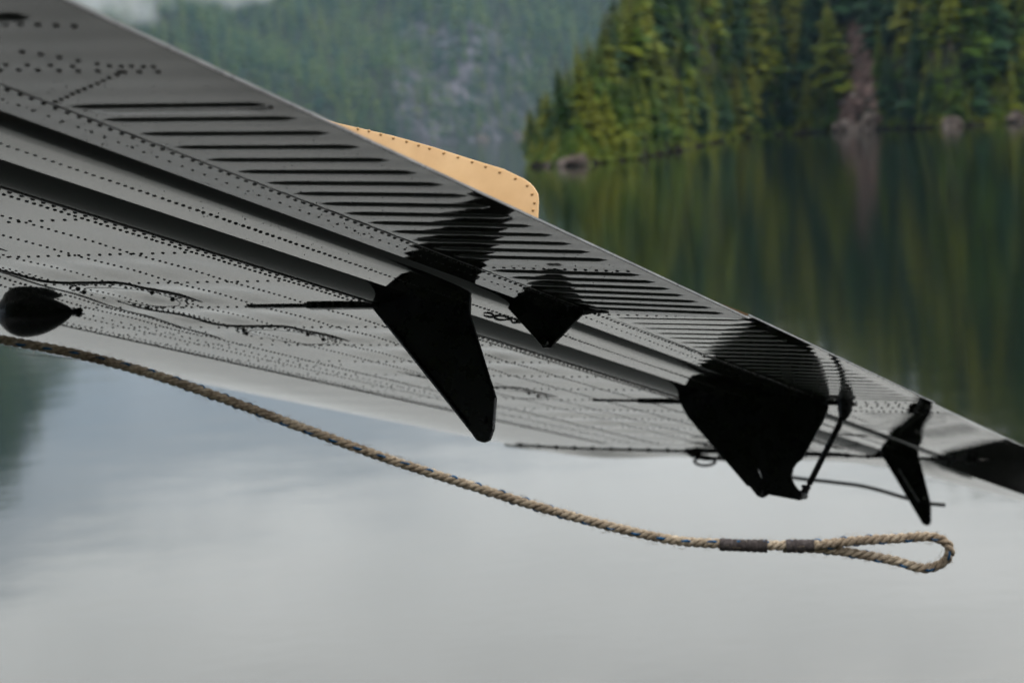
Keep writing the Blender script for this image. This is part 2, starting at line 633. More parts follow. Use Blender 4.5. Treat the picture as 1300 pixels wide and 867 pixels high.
def joined_forest(name, items, protos, mat):
    VV, FF, off, MI = [], [], 0, []
    mats = mat if isinstance(mat, list) else [mat]
    for (x, y, z, h, wsc) in items:
        V, F = protos[rng.randrange(len(protos))]
        a = rng.uniform(0, 6.28)
        ca, sa = math.cos(a), math.sin(a)
        Q = np.empty_like(V)
        Q[:, 0] = x + (V[:, 0] * ca - V[:, 1] * sa) * h * wsc
        Q[:, 1] = y + (V[:, 0] * sa + V[:, 1] * ca) * h * wsc
        Q[:, 2] = z + V[:, 2] * h
        VV.append(Q)
        FF.append(F + off)
        off += len(V)
        MI.append(np.full(len(F), rng.randrange(len(mats)), np.int32))
    o = fast_mesh(name, np.vstack(VV), np.vstack(FF), mats[0])
    for m_ in mats[1:]:
        o.data.materials.append(m_)
    o.data.polygons.foreach_set("material_index", np.concatenate(MI))
    return o


P2 = [conifer_arrays(300 + k, 13, 6, 1, 0.17 + 0.02 * (k % 3)) for k in range(5)]
o = joined_forest("forest", [(t[3], t[4], t[5] - 0.3, t[6], rng.uniform(0.9, 1.35)) for t in trees[298:]], P2, [M_FOL, M_FOL, M_FOLB, M_FOLY])
tag(o, "dense conifer forest covering the upper promontory behind the front trees", "forest", kind="stuff")

# low brush that hides the forest floor along the promontory
P3 = [conifer_arrays(500 + k, 6, 6, 1, 0.6) for k in range(3)]
bl = []
for i in range(3600):
    bd = 0.95 + 17 * rng.random()
    q = 0.7 + 90 * rng.random() ** 1.9
    if in_gully(bd, q):
        continue
    x, y, z = polar(bd, interp(bd, SHORE) + q, prom_h(bd, q))
    bl.append((x, y, z - 0.3, rng.uniform(1.2, 3.2), 1.0))
o = joined_forest("undergrowth", bl, P3, M_FOL)
tag(o, "low green undergrowth between the promontory trunks", "undergrowth", kind="stuff")

bk = []  # unseen trees on the added hill, also holding back light from behind
for i in range(1700):
    x_, d_ = rng.uniform(-400, 400), 40 + 190 * rng.random() ** 1.2
    bk.append((x_, -d_ - 6 * math.sin(x_ * 0.02), -1.4 + 0.62 * (d_ - 38), rng.uniform(11, 22), rng.uniform(0.9, 1.3)))
o = joined_forest("added_shade_forest", bk, P2, M_FOL)
tag(o, "unseen conifers added on the light-blocking hill behind the camera", "forest", kind="stuff")

# far forest
P4 = [conifer_arrays(700 + k, 6, 6, 1, 0.2 + 0.03 * k) for k in range(4)]
fl = []
for i in range(9000):
    bd = -22 + 27 * rng.random()
    q = 3 + 880 * rng.random() ** 0.9
    x, y, z = polar(bd, interp(bd, FSH) + q, far_h(bd, q))
    px = 650 + (math.tan(R(bd)) * 2300) - 17
    el = (z) / math.hypot(x, y) * 2300
    # rock faces stay bare
    rockv = hash_noise(x, z * 2.2, 0.02) + 0.6 * hash_noise(x, z, 0.061)
    dens = 1.0
    if 520 < px < 655 and el < 135:
        dens = 0.36 if rockv > 0.1 else 0.85
    if rng.random() > dens:
        continue
    fl.append((x * FS, y * FS, z * FS - 1, FS * rng.uniform(17, 36), rng.uniform(0.55, 0.95)))
o = joined_forest("far_forest", fl, P4, FAR_MATS)
tag(o, "hazy blue-green conifer forest on the far mountainside", "forest", kind="stuff")


# shore rocks
def boulder(name, loc, size, mat, seed, label, group=None, parent=None, sub=3):
    r = random.Random(seed)
    bm = bmesh.new()
    bmesh.ops.create_icosphere(bm, subdivisions=sub, radius=1)
    dirs = [Vector((r.gauss(0, 1), r.gauss(0, 1), r.gauss(0, 1))).normalized() for _ in range(11)]
    cut = [r.uniform(0.55, 0.95) for _ in dirs]
    for v in bm.verts:
        p = v.co.copy()
        for d, c in zip(dirs, cut):
            k = p.dot(d)
            if k > c:
                p -= d * (k - c) * 0.92
        p *= 1 + 0.05 * r.uniform(-1, 1)
        v.co = Vector((p.x * size[0], p.y * size[1], p.z * size[2]))
    me = bpy.data.meshes.new(name)
    bm.to_mesh(me)
    bm.free()
    me.materials.append(mat)
    o = bpy.data.objects.new(name, me)
    COL.objects.link(o)
    o.location = loc
    o.rotation_euler = (0, 0, r.uniform(-0.4, 0.4))
    if label:
        tag(o, label, "rock", group)
    if parent:
        o.parent = parent
    return o


ROCKS = [
    (1.75, 0.3, (2.2, 1.6, 0.9), "small brown rock at the far left end of the promontory tip"),
    (2.2, 0.0, (2.6, 1.6, 1.5), "pale rounded rock at the promontory tip, beside the water"),
    (2.5, 0.6, (1.7, 1.3, 1.8), "light grey block behind the pale rock at the promontory tip"),
    (10.75, 1.0, (4.6, 3.2, 3.4), "large pinkish rock at the left foot of the bare gully"),
    (11.2, 0.6, (4.0, 2.6, 2.6), "dark cracked rock in the middle of the gully foot"),
    (11.55, 1.5, (3.6, 2.4, 4.6), "bright pale boulder at the right foot of the bare gully"),
    (11.35, 0.1, (6.0, 1.8, 0.9), "flat brown ledge at the water below the bare gully"),
    (13.95, 0.4, (3.4, 2.2, 2.6), "pale rounded rock on the waterline right of the gully"),
    (15.75, 0.5, (3.8, 2.6, 3.0), "grey rock on the waterline nearest the right edge of the photo"),
    (16.5, 0.5, (3.4, 2.6, 2.6), "grey rock on the waterline past the right edge of the photo"),
]
for i, (bd, q, s_, lb) in enumerate(ROCKS):
    s_ = tuple(c_ * .8 for c_ in s_)
    boulder("shore_rock", polar(bd, interp(bd, SHORE) + q, s_[2] * 0.25), s_, M_ROCK, 40 + i, lb)
for i in range(60):
    bd = 1.3 + 16 * rng.random()
    if 10.4 < bd < 11.8:
        continue
    s_ = rng.uniform(0.5, 1.3)
    boulder("bank_rock", polar(bd, interp(bd, SHORE) + rng.uniform(-0.6, 0.8), 0.1), (s_ * 1.6, s_, s_ * 0.7), M_BANK, 200 + i,
            "dark low rock along the waterline bank of the promontory", "dark rocks along the promontory bank", sub=2)
for i, (bd, s_, lb) in enumerate([(-0.55, (9, 5, 5), "small tan rock on the far shore below the rock faces"), (0.55, (7, 4, 7), "small pale rock on the far shore beside the promontory tip"), (-3.0, (8, 4, 4), "low pale rock on the misty far shore left of the tan rock")]):
    boulder("far_shore_rock", polar(bd, FS * (interp(bd, FSH) + 2), 1.5), tuple(c_ * 1.4 for c_ in s_), M_ROCK, 70 + i, lb)

# bare gully: scree sheet over the slope plus rubble
V, F = [], []
nu, nv = 14, 30
for j in range(nv):
    q = 1.0 + 92 * j / (nv - 1)
    for i in range(nu):
        c = 11.15 + q * 0.006
        hw = 0.80 * max(0.02, 1 - q / 97.0) ** 1.6
        bd = c + hw * (2 * i / (nu - 1) - 1)
        V.append(polar(bd, interp(bd, SHORE) + q, prom_h(bd, q) + 0.25 + 0.5 * rng.random()))
for j in range(nv - 1):
    for i in range(nu - 1):
        F.append((j * nu + i, j * nu + i + 1, (j + 1) * nu + i + 1, (j + 1) * nu + i))
o = mesh("rock_slide", V, F, M_SCREE)
tag(o, "reddish bare rock slide running down between the conifers", "slope", kind="structure")
for i in range(26):
    q = 4 + 26 * rng.random()
    bd = 11.15 + q * 0.006 + 0.45 * (2 * rng.random() - 1)
    s_ = rng.uniform(0.6, 1.6)
    boulder("slide_rock", polar(bd, interp(bd, SHORE) + q, prom_h(bd, q) + 0.5), (s_ * 1.3, s_, s_), M_ROCK if i % 3 == 0 else M_SCREE, 300 + i,
            "loose rock lying on the reddish bare gully slope", "loose rocks on the bare gully", sub=2)

# ---------------------------------------------------------------- the aircraft wing
# wing frame: x = aft (towards the trailing edge), y = outboard along the span, z = up; camera sits at (0, 0, -0.33)
WM = Matrix(((0.898673, 0.420947, 0.123246), (-0.438518, 0.868319, 0.231787), (-0.009446, -0.262346, 0.964928)))
wing = empty("aircraft_wing")
wing.matrix_world = Matrix.Translation(Vector((0, 0, CAM_Z)) + WM @ Vector((0, 0, 0.33))) @ WM.to_4x4()
tag(wing, "glossy black riveted aircraft wing seen from beneath, reaching over the water", "wing")

V0, V1 = -1.2, 4.62


def extrude_profile(name, prof, v0, v1, mat, parent, ncut=1, closed=True, smooth=False, fn=None):
    """prof = list of (x,z); runs along the span"""
    k = len(prof)
    V, F = [], []
    for j in range(ncut + 1):
        v = v0 + (v1 - v0) * j / ncut
        for (x, z) in prof:
            V.append((x, v, z + (fn(x, v, z) if fn else 0)))
    m = k if closed else k - 1
    for j in range(ncut):
        for i in range(m):
            F.append((j * k + i, j * k + (i + 1) % k, (j + 1) * k + (i + 1) % k, (j + 1) * k + i))
    if closed:
        F.append(tuple(range(k - 1, -1, -1)))
        F.append(tuple(range(ncut * k, (ncut + 1) * k)))
    return mesh(name, V, F, mat, parent, smooth)


# --- main panel: lower skin with slight oil-canning, leading edge, upper skin, cove
A0 = 1.95


def nose(a):
    return 0.33 * (a - A0) ** 3 if a > A0 else 0.0


lower = [1.208 + (A0 - 1.208) * i / 40 for i in range(41)] + [A0 + (2.335 - A0) * i / 16 for i in range(1, 17)]
prof = [(-a, nose(a)) for a in lower]
zn = nose(2.335)
for q in (20, 40, 60, 80, 95):                       # rounded nose up to the upper skin
    prof.append((-(2.335 + 0.06 * math.sin(R(q))), zn + 0.075 * (1 - math.cos(R(q)))))
up = [(2.33, .135), (2.2, .17), (2.0, .195), (1.8, .20), (1.5, .185), (1.3, .16), (1.1, .125), (1.02, .108)]
prof += [(-a, z) for a, z in up]
cove = [(1.02, .100), (1.08, .088), (1.12, .074)] + [(1.208 - 0.074 * math.sin(R(q)), 0.060 * (1 - math.cos(R(q)))) for q in (88, 78, 68, 59, 50, 42, 34, 26, 18, 9)]
prof += [(-a, z) for a, z in cove]


def oil(x, v, z):
    a = -x
    if z > 0.02 or a < 1.23:
        return 0
    w_ = min(1, (a - 1.23) / 0.05) * min(1, max(0.12, (1.80 - a) / 0.2))
    rib = (v - 0.07) / 0.2
    s_ = 0.5 - 0.5 * math.cos(2 * math.pi * rib)
    st = 0.5 - 0.5 * math.cos(2 * math.pi * (a - 1.222) / 0.083)
    amp = 0.0030 * (0.6 + 0.5 * math.sin(v * 3.1 + a * 5) + 0.3 * math.sin(v * 7.7 - a * 9))
    return w_ * amp * (0.55 * s_ + 0.45 * s_ * st)


main = extrude_profile("main_panel", prof, V0, V1, M_WING, wing, 230, True, True, oil)
main.data.materials.append(M_SLOT_SHADE)
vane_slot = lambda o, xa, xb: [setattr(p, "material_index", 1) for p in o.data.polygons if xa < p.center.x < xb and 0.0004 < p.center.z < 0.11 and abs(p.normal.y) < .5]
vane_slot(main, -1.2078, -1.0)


def shade_sharp(o, ang=32):
    me = o.data
    bm = bmesh.new()
    bm.from_mesh(me)
    for e in bm.edges:
        if len(e.link_faces) == 2 and e.calc_face_angle(0) > R(ang):
            e.smooth = False
    bm.to_mesh(me)
    bm.free()


shade_sharp(main)

# --- slot vane (the strip between the two dark slots)
pv = [(-1.113, .0015), (-1.111, 0), (-1.04, 0), (-1.025, 0.0006)] + [(-1.025 + 0.020 * math.sin(R(q)), 0.0006 + 0.03 * (1 - math.cos(R(q)))) for q in (15, 30, 45, 60, 75, 88)] + [(-1.003, .045), (-1.05, .045), (-1.10, .02), (-1.113, .006)]
vane = extrude_profile("slot_vane", pv, V0, 4.60, M_WING, wing, 80, True, True, lambda x, v, z: 0.0005 * math.sin(v * 9) if z < 0.002 and -1.1 < x < -1.03 else 0)
vane.data.materials.append(M_SLOT_SHADE)
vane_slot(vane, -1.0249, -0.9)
shade_sharp(vane)


# --- flap, aileron: body with a flat lower skin, blunt nose, thin trailing edge
def surface(name, v0, v1, te=-0.737, nc=40, wob=0.00012, droop=0.0, mat=None):
    p = [(-0.99, .002), (-0.988, 0), (-0.955, 0), (-0.93, 0), (-0.92, 0), (-0.86, 0), (-0.80, 0), (-0.75, 0), (te, 0.0002), (te, 0.0026), (-0.80, .03), (-0.90, .065), (-0.96, .075), (-1.0, .06), (-1.005, .03), (-0.994, .006)]
    o = extrude_profile(name, p, v0, v1, mat or M_FLAP, wing, nc, True, True,
                        lambda x, v, z: (wob * math.sin(v * 13 + x * 20) + 0.0001 * math.cos((v - 1.117) * 2 * math.pi / 0.0465)) * (1 if -0.985 < x < -0.745 and z < .001 else 0))
    shade_sharp(o)
    # hinge droop about a line near the nose
    pv_ = Vector((-0.95, 0, 0))
    rot = Matrix.Rotation(R(droop), 4, 'Y')
    o.matrix_local = Matrix.Translation(pv_) @ rot @ Matrix.Translation(-pv_)
    return o


flap = surface("flap", V0, 2.136, te=-0.716, nc=440, droop=2.6)
ail = surface("aileron", 2.142, 3.186, te=-0.718, nc=160, droop=1.4, mat=M_WING)
joint = surface("hinge_end_panel", 3.190, 3.418, te=-0.737, nc=8, mat=M_WING)
outer = surface("outer_trailing_panel", 3.422, 4.60, te=-0.737, nc=260, wob=0.0010, mat=M_WING)

# trailing edge strip: bare worn metal
mb = MB()
mb.box((-0.7158, V0, 0.0004), (-0.7142, 2.136, 0.0024))
mb.build("trailing_edge_strip", M_EDGE, flap)
mb = MB()
mb.box((-0.7178, 2.142, 0.0004), (-0.7166, 3.186, 0.0024))
mb.build("trailing_edge_strip", M_EDGE, ail)


# --- beads
def bead_mesh(a0, a1, wd, hg, name="bead", mat=None):
    V, F = [], []
    nl, nc = 16, 7
    for i in range(nl + 1):
        t = i / nl
        e = min(1.0, t / 0.16, (1 - t) / 0.12)
        e = math.sqrt(max(0.0, 1 - (1 - e) ** 2))
        x = -a0 + (a0 - a1) * t
        for k in range(nc):
            q = math.pi * k / (nc - 1)
            V.append((x, math.cos(q) * wd * 0.5 * (0.35 + 0.65 * e), 0.0004 - hg * math.sin(q) * e))
    for i in range(nl):
        for k in range(nc - 1):
            F.append((i * nc + k, i * nc + k + 1, (i + 1) * nc + k + 1, (i + 1) * nc + k))
    o = mesh(name, V, F, mat or M_FLAP, None, True)
    me = o.data
    bpy.data.objects.remove(o)
    return me


B_FLAP = bead_mesh(0.917, 0.731, 0.012, 0.0023)
B_AIL = bead_mesh(0.917, 0.736, 0.010, 0.0014, mat=M_WING)
B_OUT = bead_mesh(0.917, 0.750, 0.008, 0.0006, mat=M_WING)
v = 1.117
while v < 2.12:
    if abs(v - 1.78) > 0.015:
        share("bead", B_FLAP, flap, (0, v, 0))
    v += 0.0465
v = 2.185
while v < 3.17:
    share("bead", B_AIL, ail, (0, v, 0))
    v += 0.0482
v = 3.46
while v < 4.04:
    share("bead", B_OUT, outer, (0, v, 0))
    v += 0.047
# first edge bead with a flange, and the two inboard ones
share("bead", B_FLAP, flap, (0, 1.076, 0))
share("bead", bead_mesh(0.90, 0.765, 0.016, 0.003), flap, (0, 0.856, 0))


# --- rivets
def rivet_rows(name, parent, rows, r=0.0024, h=0.0012, mat=M_RIVET, zf=None):
    mb = MB()
    for row in rows:
        (a0, v0), (a1, v1), sp = row[:3]
        n_ = max(1, int(round(math.hypot(a1 - a0, v1 - v0) / sp)))
        k = row[3] if len(row) > 3 else 1.0
        for i in range(n_ + 1):
            t = i / n_
            a = a0 + (a1 - a0) * t + rng.uniform(-0.0006, 0.0006)
            v_ = v0 + (v1 - v0) * t + rng.uniform(-0.0008, 0.0008)
            mb.dome((-a, v_, zf(a, v_) if zf else 0), r * k, h * k)
    o = mb.build(name, mat, parent, True)
    o["kind"] = "stuff"
    return o


rivet_rows("rivets", flap, [((.930, .80), (.930, 2.13), .0138), ((.957, .80), (.957, 2.13), .0178, .72),
                            ((.905, 1.083), (.735, 1.083), .0135), ((.797, .865), (.749, .878), .0115, 1.1), ((.90, .868), (.797, .868), .0115, 1.1),
                            ((.835, .928), (.797, .961), .0135), ((.79, .967), (.757, .972), .0085), ((.891, .970), (.762, .985), .0165),
                            ((.875, .958), (.821, .965), .0165), ((.914, 1.058), (.791, .983), .0135), ((.900, 1.79), (.738, 1.790), .0125)])
rivet_rows("rivets", ail, [((.930, 2.15), (.930, 3.18), .0138), ((.957, 2.15), (.957, 3.18), .0178, .72), ((.925, 2.155), (.74, 2.155), .0135)])
rivet_rows("rivets", joint, [((.92, 3.20), (.76, 3.20), .0125, 1.1), ((.93, 3.408), (.76, 3.405), .0115, 1.1), ((.90, 3.27), (.76, 3.27), .020, 1.1), ((.89, 3.34), (.77, 3.34), .020, 1.1), ((.91, 3.305), (.77, 3.305), .020, 1.1), ((.91, 3.24), (.78, 3.235), .020, 1.1)])
rivet_rows("rivets", outer, [((.90, 4.085), (.745, 4.085), .012, 1.1), ((.957, 3.43), (.957, 4.5), .025, .8)])
rivet_rows("rivets", vane, [((1.066, .8), (1.066, 4.45), .0115)])
rows = [((1.2045 + .004, .9), (1.2125, 4.4), .0165, 1.05), ((1.223, .9), (1.223, 4.4), .0108, .92)]
for a_, k in ((1.307, .8), (1.392, .8), (1.49, .75), (1.567, .75)):
    rows.append(((a_, 1.0), (a_, 4.45), .0124, k))
rows += [((1.606, 1.6), (1.682, 2.36), .0115, .9), ((1.69, 2.36), (1.70, 4.4), .0125, .9), ((1.672, 1.7), (1.70, 2.36), .0105, .8), ((1.773, 2.0), (1.773, 4.4), .0135, .75), ((1.845, 2.0), (1.845, 4.4), .014, .75), ((1.742, 2.1), (1.735, 3.4), .022, .8)]
for k_, vr in enumerate([1.28, 1.478, 1.671, 1.866, 2.067, 2.265, 2.463, 2.675, 2.874, 3.08, 3.275, 3.475, 3.675, 3.90, 4.11, 4.32]):
    rows.append(((1.235, vr), (1.60, vr), .0155, .9))
    rows.append(((1.63, vr - .004), (1.86, vr - .004), .021, .85))
    if k_ % 2:
        rows.append(((1.66, vr + .05), (1.85, vr + .08), .019, .75))
skin_z = lambda a, v_: oil(-a, v_, 0.0)
rivet_rows("rivets", main, rows, r=.0026, h=.0015, zf=skin_z)
rivet_rows("leading_edge_rivets", main, [((1.872, 1.95), (1.872, 4.45), .019, .9), ((1.862, 2.0), (1.862, 4.4), .012, .6)], r=.0026, h=.0015, zf=skin_z)


# --- beads of water and grit clinging under the flap, aileron and vane
def drops(parent, n_, a0, a1, v0, v1, name="water_drops"):
    mb = MB()
    for _ in range(n_):
        r_ = 0.0003 + 0.0006 * rng.random() ** 3
        mb.dome((-rng.uniform(a0, a1), rng.uniform(v0, v1), 0), r_, r_ * .7, 5)
    o = mb.build(name, M_RIVET, parent, True)
    o["kind"] = "stuff"


drops(flap, 1100, .74, .985, 1.0, 2.13)
drops(ail, 500, .74, .985, 2.15, 3.18)
drops(vane, 400, 1.03, 1.108, 1.2, 3.5)
# flange of the first bead, standing a little proud
share("bead", bead_mesh(0.905, 0.735, 0.026, 0.0022), flap, (0, 1.085, 0))


# --- lapped seams (raised edges) on the lower skin
def seam(pts, wd=0.0035, hg=0.0013, parent=None, name="skin_lap_edge"):
    mb = MB()
    pts = [Vector((-a, v, 0)) for a, v in pts]
    cr_ = []
    for i in range(len(pts) - 1):                     # smooth the polyline
        p0, p1, p2, p3 = pts[max(0, i - 1)], pts[i], pts[i + 1], pts[min(len(pts) - 1, i + 2)]
        for t in np.linspace(0, 1, 7)[:-1]:
            cr_.append(0.5 * ((2 * p1) + (p2 - p0) * t + (2 * p0 - 5 * p1 + 4 * p2 - p3) * t * t + (3 * p1 - p0 - 3 * p2 + p3) * t ** 3))
    cr_.append(pts[-1])
    k = len(cr_)
    V, F = [], []
    if parent is main:
        for p in cr_:
            p.z = oil(p.x, p.y, 0.0)
    for i, p in enumerate(cr_):
        t = (cr_[min(k - 1, i + 1)] - cr_[max(0, i - 1)]).normalized()
        nn = Vector((-t.y, t.x, 0))
        e = min(1, i / 4, (k - 1 - i) / 4) * 0.9 + 0.1
        for s_, zz in ((-.5, .0006), (-.42, -hg * e), (.42, -hg * e), (.5, .0006)):
            q = p + nn * wd * s_
            V.append((q.x, q.y, p.z + zz))
    for i in range(k - 1):
        for j in range(3):
            F.append((i * 4 + j, i * 4 + j + 1, (i + 1) * 4 + j + 1, (i + 1) * 4 + j))
    return mesh(name, V, F, M_RIVET, parent)


def access_panel(dv, k=1.0):
    seam([(1.600, 1.62 + dv), (1.592, 1.76 + dv), (1.588, 1.83 + dv), (1.567, 1.853 + dv), (1.52, 1.858 + dv), (1.476, 1.862 + dv), (1.470, 1.904 + dv), (1.465, 1.964 + dv), (1.464, 2.03 + dv)], .0035 * k, .0016 * k, main, "access_panel_edge")
    ring = [(1.543 + .052 * math.cos(R(t)) , 1.978 + dv + .082 * math.sin(R(t))) for t in range(0, 361, 20)]
    seam(ring, .002, .0003 * k, main, "access_cover_rim")
    rr = []
    for t in range(0, 360, 15):
        p = (1.543 + .066 * math.cos(R(t)), 1.972 + dv + .098 * math.sin(R(t)))
        rr.append((p, p, 1, .85 * k))
    rr += [((1.585, 1.63 + dv), (1.580, 1.83 + dv), .0125, .9 * k), ((1.56, 1.868 + dv), (1.482, 1.874 + dv), .0135, .9 * k), ((1.479, 1.90 + dv), (1.474, 2.02 + dv), .0125, .9 * k)]
    rivet_rows("rivets", main, rr, r=.0026, h=.0015, zf=skin_z)
    bt = MB()
    for (a, v_) in ((1.578, 1.905), (1.60, 1.945), (1.494, 1.955), (1.50, 2.01)):
        bt.dome((-a, v_ + dv, skin_z(a, v_ + dv)), .0036, .0036, 8)
    bt.build("cover_bolts", M_BLACK, main, True)["kind"] = "stuff"


access_panel(-0.395)
access_panel(0.0)
access_panel(0.395)
access_panel(1.20, .8)
seam([(1.60, 1.75), (1.61, 1.866), (1.635, 2.03), (1.676, 2.334), (1.686, 2.40)], .003, .0008, main)
seam([(1.876, 1.95), (1.876, 3.0), (1.876, 4.45)], .003, .0013, main)
seam([(1.20, .2), (1.2025, 2.5), (1.2025, 4.45)], .003, .0012, main)
seam([(.923, .7), (.923, 1.5), (.923, 2.13)], .002, .0006, flap)
seam([(.923, 2.15), (.923, 2.6), (.923, 3.18)], .002, .0005, ail)
seam([(2.30, 2.62), (2.14, 2.75), (2.02, 2.83), (1.94, 2.90), (1.885, 3.0)], .003, .0012, main, "landing_light_seam").location.z = 0.004


# --- rib straps carrying the hinge brackets
def strap(v, nm="hinge_strap"):
    mb = MB()
    mb.box((-1.41, v - .005, -.0025), (-1.312, v + .005, .0006))
    mb.box((-1.313, v - .009, -.0048), (-1.200, v + .007, .0006))
    o = mb.build(nm, M_BLACK, wing)
    bevel(o, .0015)
    rivet_rows("rivets", o, [((1.405, v - .010), (1.21, v - .010), .0115, 1.15)])
    return o


strap(2.063)
strap(3.275)


# --- hinge brackets: flat plates hung below the skin
def plate(name, poly, v, th, mat, holes=(), bev=.003):
    bm = bmesh.new()
    loops = [poly] + list(holes)
    edges = []
    for lp in loops:
        vs = [bm.verts.new((x, v - th / 2, z)) for x, z in lp]
        for i in range(len(vs)):
            edges.append(bm.edges.new((vs[i], vs[(i + 1) % len(vs)])))
    bmesh.ops.triangle_fill(bm, edges=edges, use_beauty=True, normal=(0, -1, 0))
    r_ = bmesh.ops.extrude_face_region(bm, geom=bm.faces[:])
    bmesh.ops.translate(bm, verts=[q for q in r_["geom"] if isinstance(q, bmesh.types.BMVert)], vec=(0, th, 0))
    bmesh.ops.recalc_face_normals(bm, faces=bm.faces[:])
    me = bpy.data.meshes.new(name)
    bm.to_mesh(me)
    bm.free()
    me.materials.append(mat)
    o = bpy.data.objects.new(name, me)
    COL.objects.link(o)
    o.parent = wing
    m = o.modifiers.new("bevel", 'BEVEL')
    m.width = bev
    m.segments = 2
    m.limit_method = 'ANGLE'
    m.angle_limit = R(35)
    return o


b1 = plate("hinge_bracket", [(-1.2161, .02), (-1.2145, -.001), (-1.2094, -.0065), (-1.054, -.1655), (-1.0442, -.1764), (-1.035, -.1792), (-1.0263, -.1759), (-1.0216, -.1618), (-1.021, -.1215), (-1.0317, -.0963), (-1.0656, -.0147), (-1.0665, .002), (-1.05, .03)], 2.06, .009, M_BLACK, bev=.002)
tag(b1, "long black hinge bracket with a rounded lower end")
# raised flange along its front edge
mb = MB()
mb.tube([(-1.184, 2.0535, -.026), (-1.092, 2.0535, -.120), (-1.056, 2.0535, -.157)], .0024, 6)
mb.build("front_flange", M_BLACK, b1)
mb = MB()
mb.tube([(-1.036, 2.052, -.150), (-1.036, 2.068, -.150)], .006, 10)
mb.build("pivot_bolt", M_BLACK, b1)

b2 = plate("hinge_bracket", [(-1.0403, .02), (-1.0395, .008), (-.9822, -.0462), (-.9773, -.0523), (-.9662, -.0523), (-.9621, -.0462), (-.9240, -.0076), (-.9225, -.0010), (-.9308, .006), (-.96, .03)], 2.10, .006, M_BLACK,
           holes=[[(-.9465, -.006), (-.9452, -.006), (-.9452, -.0005), (-.9465, -.0005)]], bev=.002)
tag(b2, "small triangular black hinge bracket at the flap and aileron joint")
mb = MB()
mb.tube([(-.9715, 2.086, -.045), (-.9715, 2.114, -.045)], .0055, 10)
mb.build("pivot_bolt", M_BLACK, b2)
mb = MB()
mb.tube([(-.925, 2.10, -.004), (-.913, 2.11, -.002), (-.90, 2.125, -.002)], [.006, .004, .002], 8)
mb.build("link_horn", M_BLACK, b2)

slot = [(-1.0420, -.1290), (-1.0400, -.1285), (-1.0320, -.1462), (-1.0335, -.1470)]
b3 = plate("hinge_bracket", [(-1.2028, .03), (-1.2035, .005), (-1.2, -.0083), (-1.1812, -.0377), (-1.0596, -.1622), (-1.055, -.1625), (-1.0391, -.1803), (-1.030, -.1828), (-1.0235, -.1795), (-1.0212, -.1760), (-.9606, -.1845), (-.9535, -.1825), (-.9506, -.177), (-.9504, -.1665), (-.9614, -.1659), (-.9690, -.158), (-.9739, -.1492), (-.9758, -.1406), (-.9734, -.1262), (-.967, -.1165), (-.9578, -.1099), (-.918, -.0329), (-.9128, -.017), (-.9130, .0010), (-.93, .02), (-1.05, .04)], 3.20, .007, M_BLACK, holes=[slot], bev=.0012)
tag(b3, "large black hinge bracket with a slot and a hooked lower corner")
mb = MB()
mb.tube([(-.956, 3.18, -.1755), (-.956, 3.22, -.1755)], .006, 10)
mb.build("pivot_bolt", M_BLACK, b3)
mb = MB()
mb.tube([(-1.03, 3.18, -.174), (-1.03, 3.22, -.174)], .005, 10)
mb.build("pivot_bolt", M_BLACK, b3)
# control arm on the aileron, push rod and clevis
arm = MB()
arm.box((-.917, 3.192, -.010), (-.893, 3.208, -.001))
o = arm.build("arm_link", M_BLACK, b3)
bevel(o, .002)
mb = MB()
mb.tube([(-.886, 3.20, .016), (-.884, 3.20, .010), (-.882, 3.20, -.004), (-.882, 3.20, -.018), (-.884, 3.20, -.028), (-.887, 3.20, -.036)], [.004, .010, .014, .0135, .010, .006], 10)
mb.tube([(-.872, 3.20, -.006), (-.863, 3.20, -.009)], [.006, .002], 8)
horn = mb.build("control_horn", M_BLACK, wing, True)
mb = MB()
mb.tube([(-.887, 3.198, -.030), (-.890, 3.198, -.044), (-.9425, 3.198, -.1545)], [.0042, .0056, .0056], 10)
rod = mb.build("push_rod", M_BLACK, wing, True)
mb = MB()
mb.tube([(-.9425, 3.198, -.1545), (-.9455, 3.198, -.159)], .0036, 8)
mb.tube([(-.9455, 3.198, -.158), (-.951, 3.198, -.170)], [.0062, .0072], 8)
mb.tube([(-.940, 3.198, -.1615), (-.956, 3.198, -.1585)], .003, 8)
mb.build("clevis", M_BLACK, rod)

b4 = plate("hinge_bracket", [(-1.1214, .02), (-1.1205, -.001), (-1.1131, -.0158), (-1.0114, -.1733), (-1.0055, -.1775), (-.9998, -.1785), (-.9935, -.1765), (-.9905, -.1686), (-.9918, -.1269), (-1.0261, -.0095), (-1.0266, .003), (-1.04, .03)], 4.40, .012, M_BLACK)
tag(b4, "narrow black tapering hinge bracket nearest the wing tip")
mb = MB()
mb.tube([(-1.070, 4.387, -.045), (-1.0187, 4.387, -.1222)], .0022, 6)
mb.build("crease_edge", M_EDGE, b4)  # pale strip painted in as the highlight along the bracket's crease
mb = MB()
mb.dome((-1.006, 4.39, -.112), .004, .003)
mb.build("rivet", M_EDGE, b4)

# short linkage between the first two brackets
mb = MB()
mb.tube([(-1.092 + .04 * t + .004 * math.sin(t * 23), 2.15 + .13 * t, -.0015 - .0012 * math.sin(t * 31)) for t in np.linspace(0, 1, 40)], [.0012 + .0007 * abs(math.sin(t * 21)) for t in np.linspace(0, 1, 40)], 6)
mb.build("hinge_linkage", M_BLACK, wing, True)

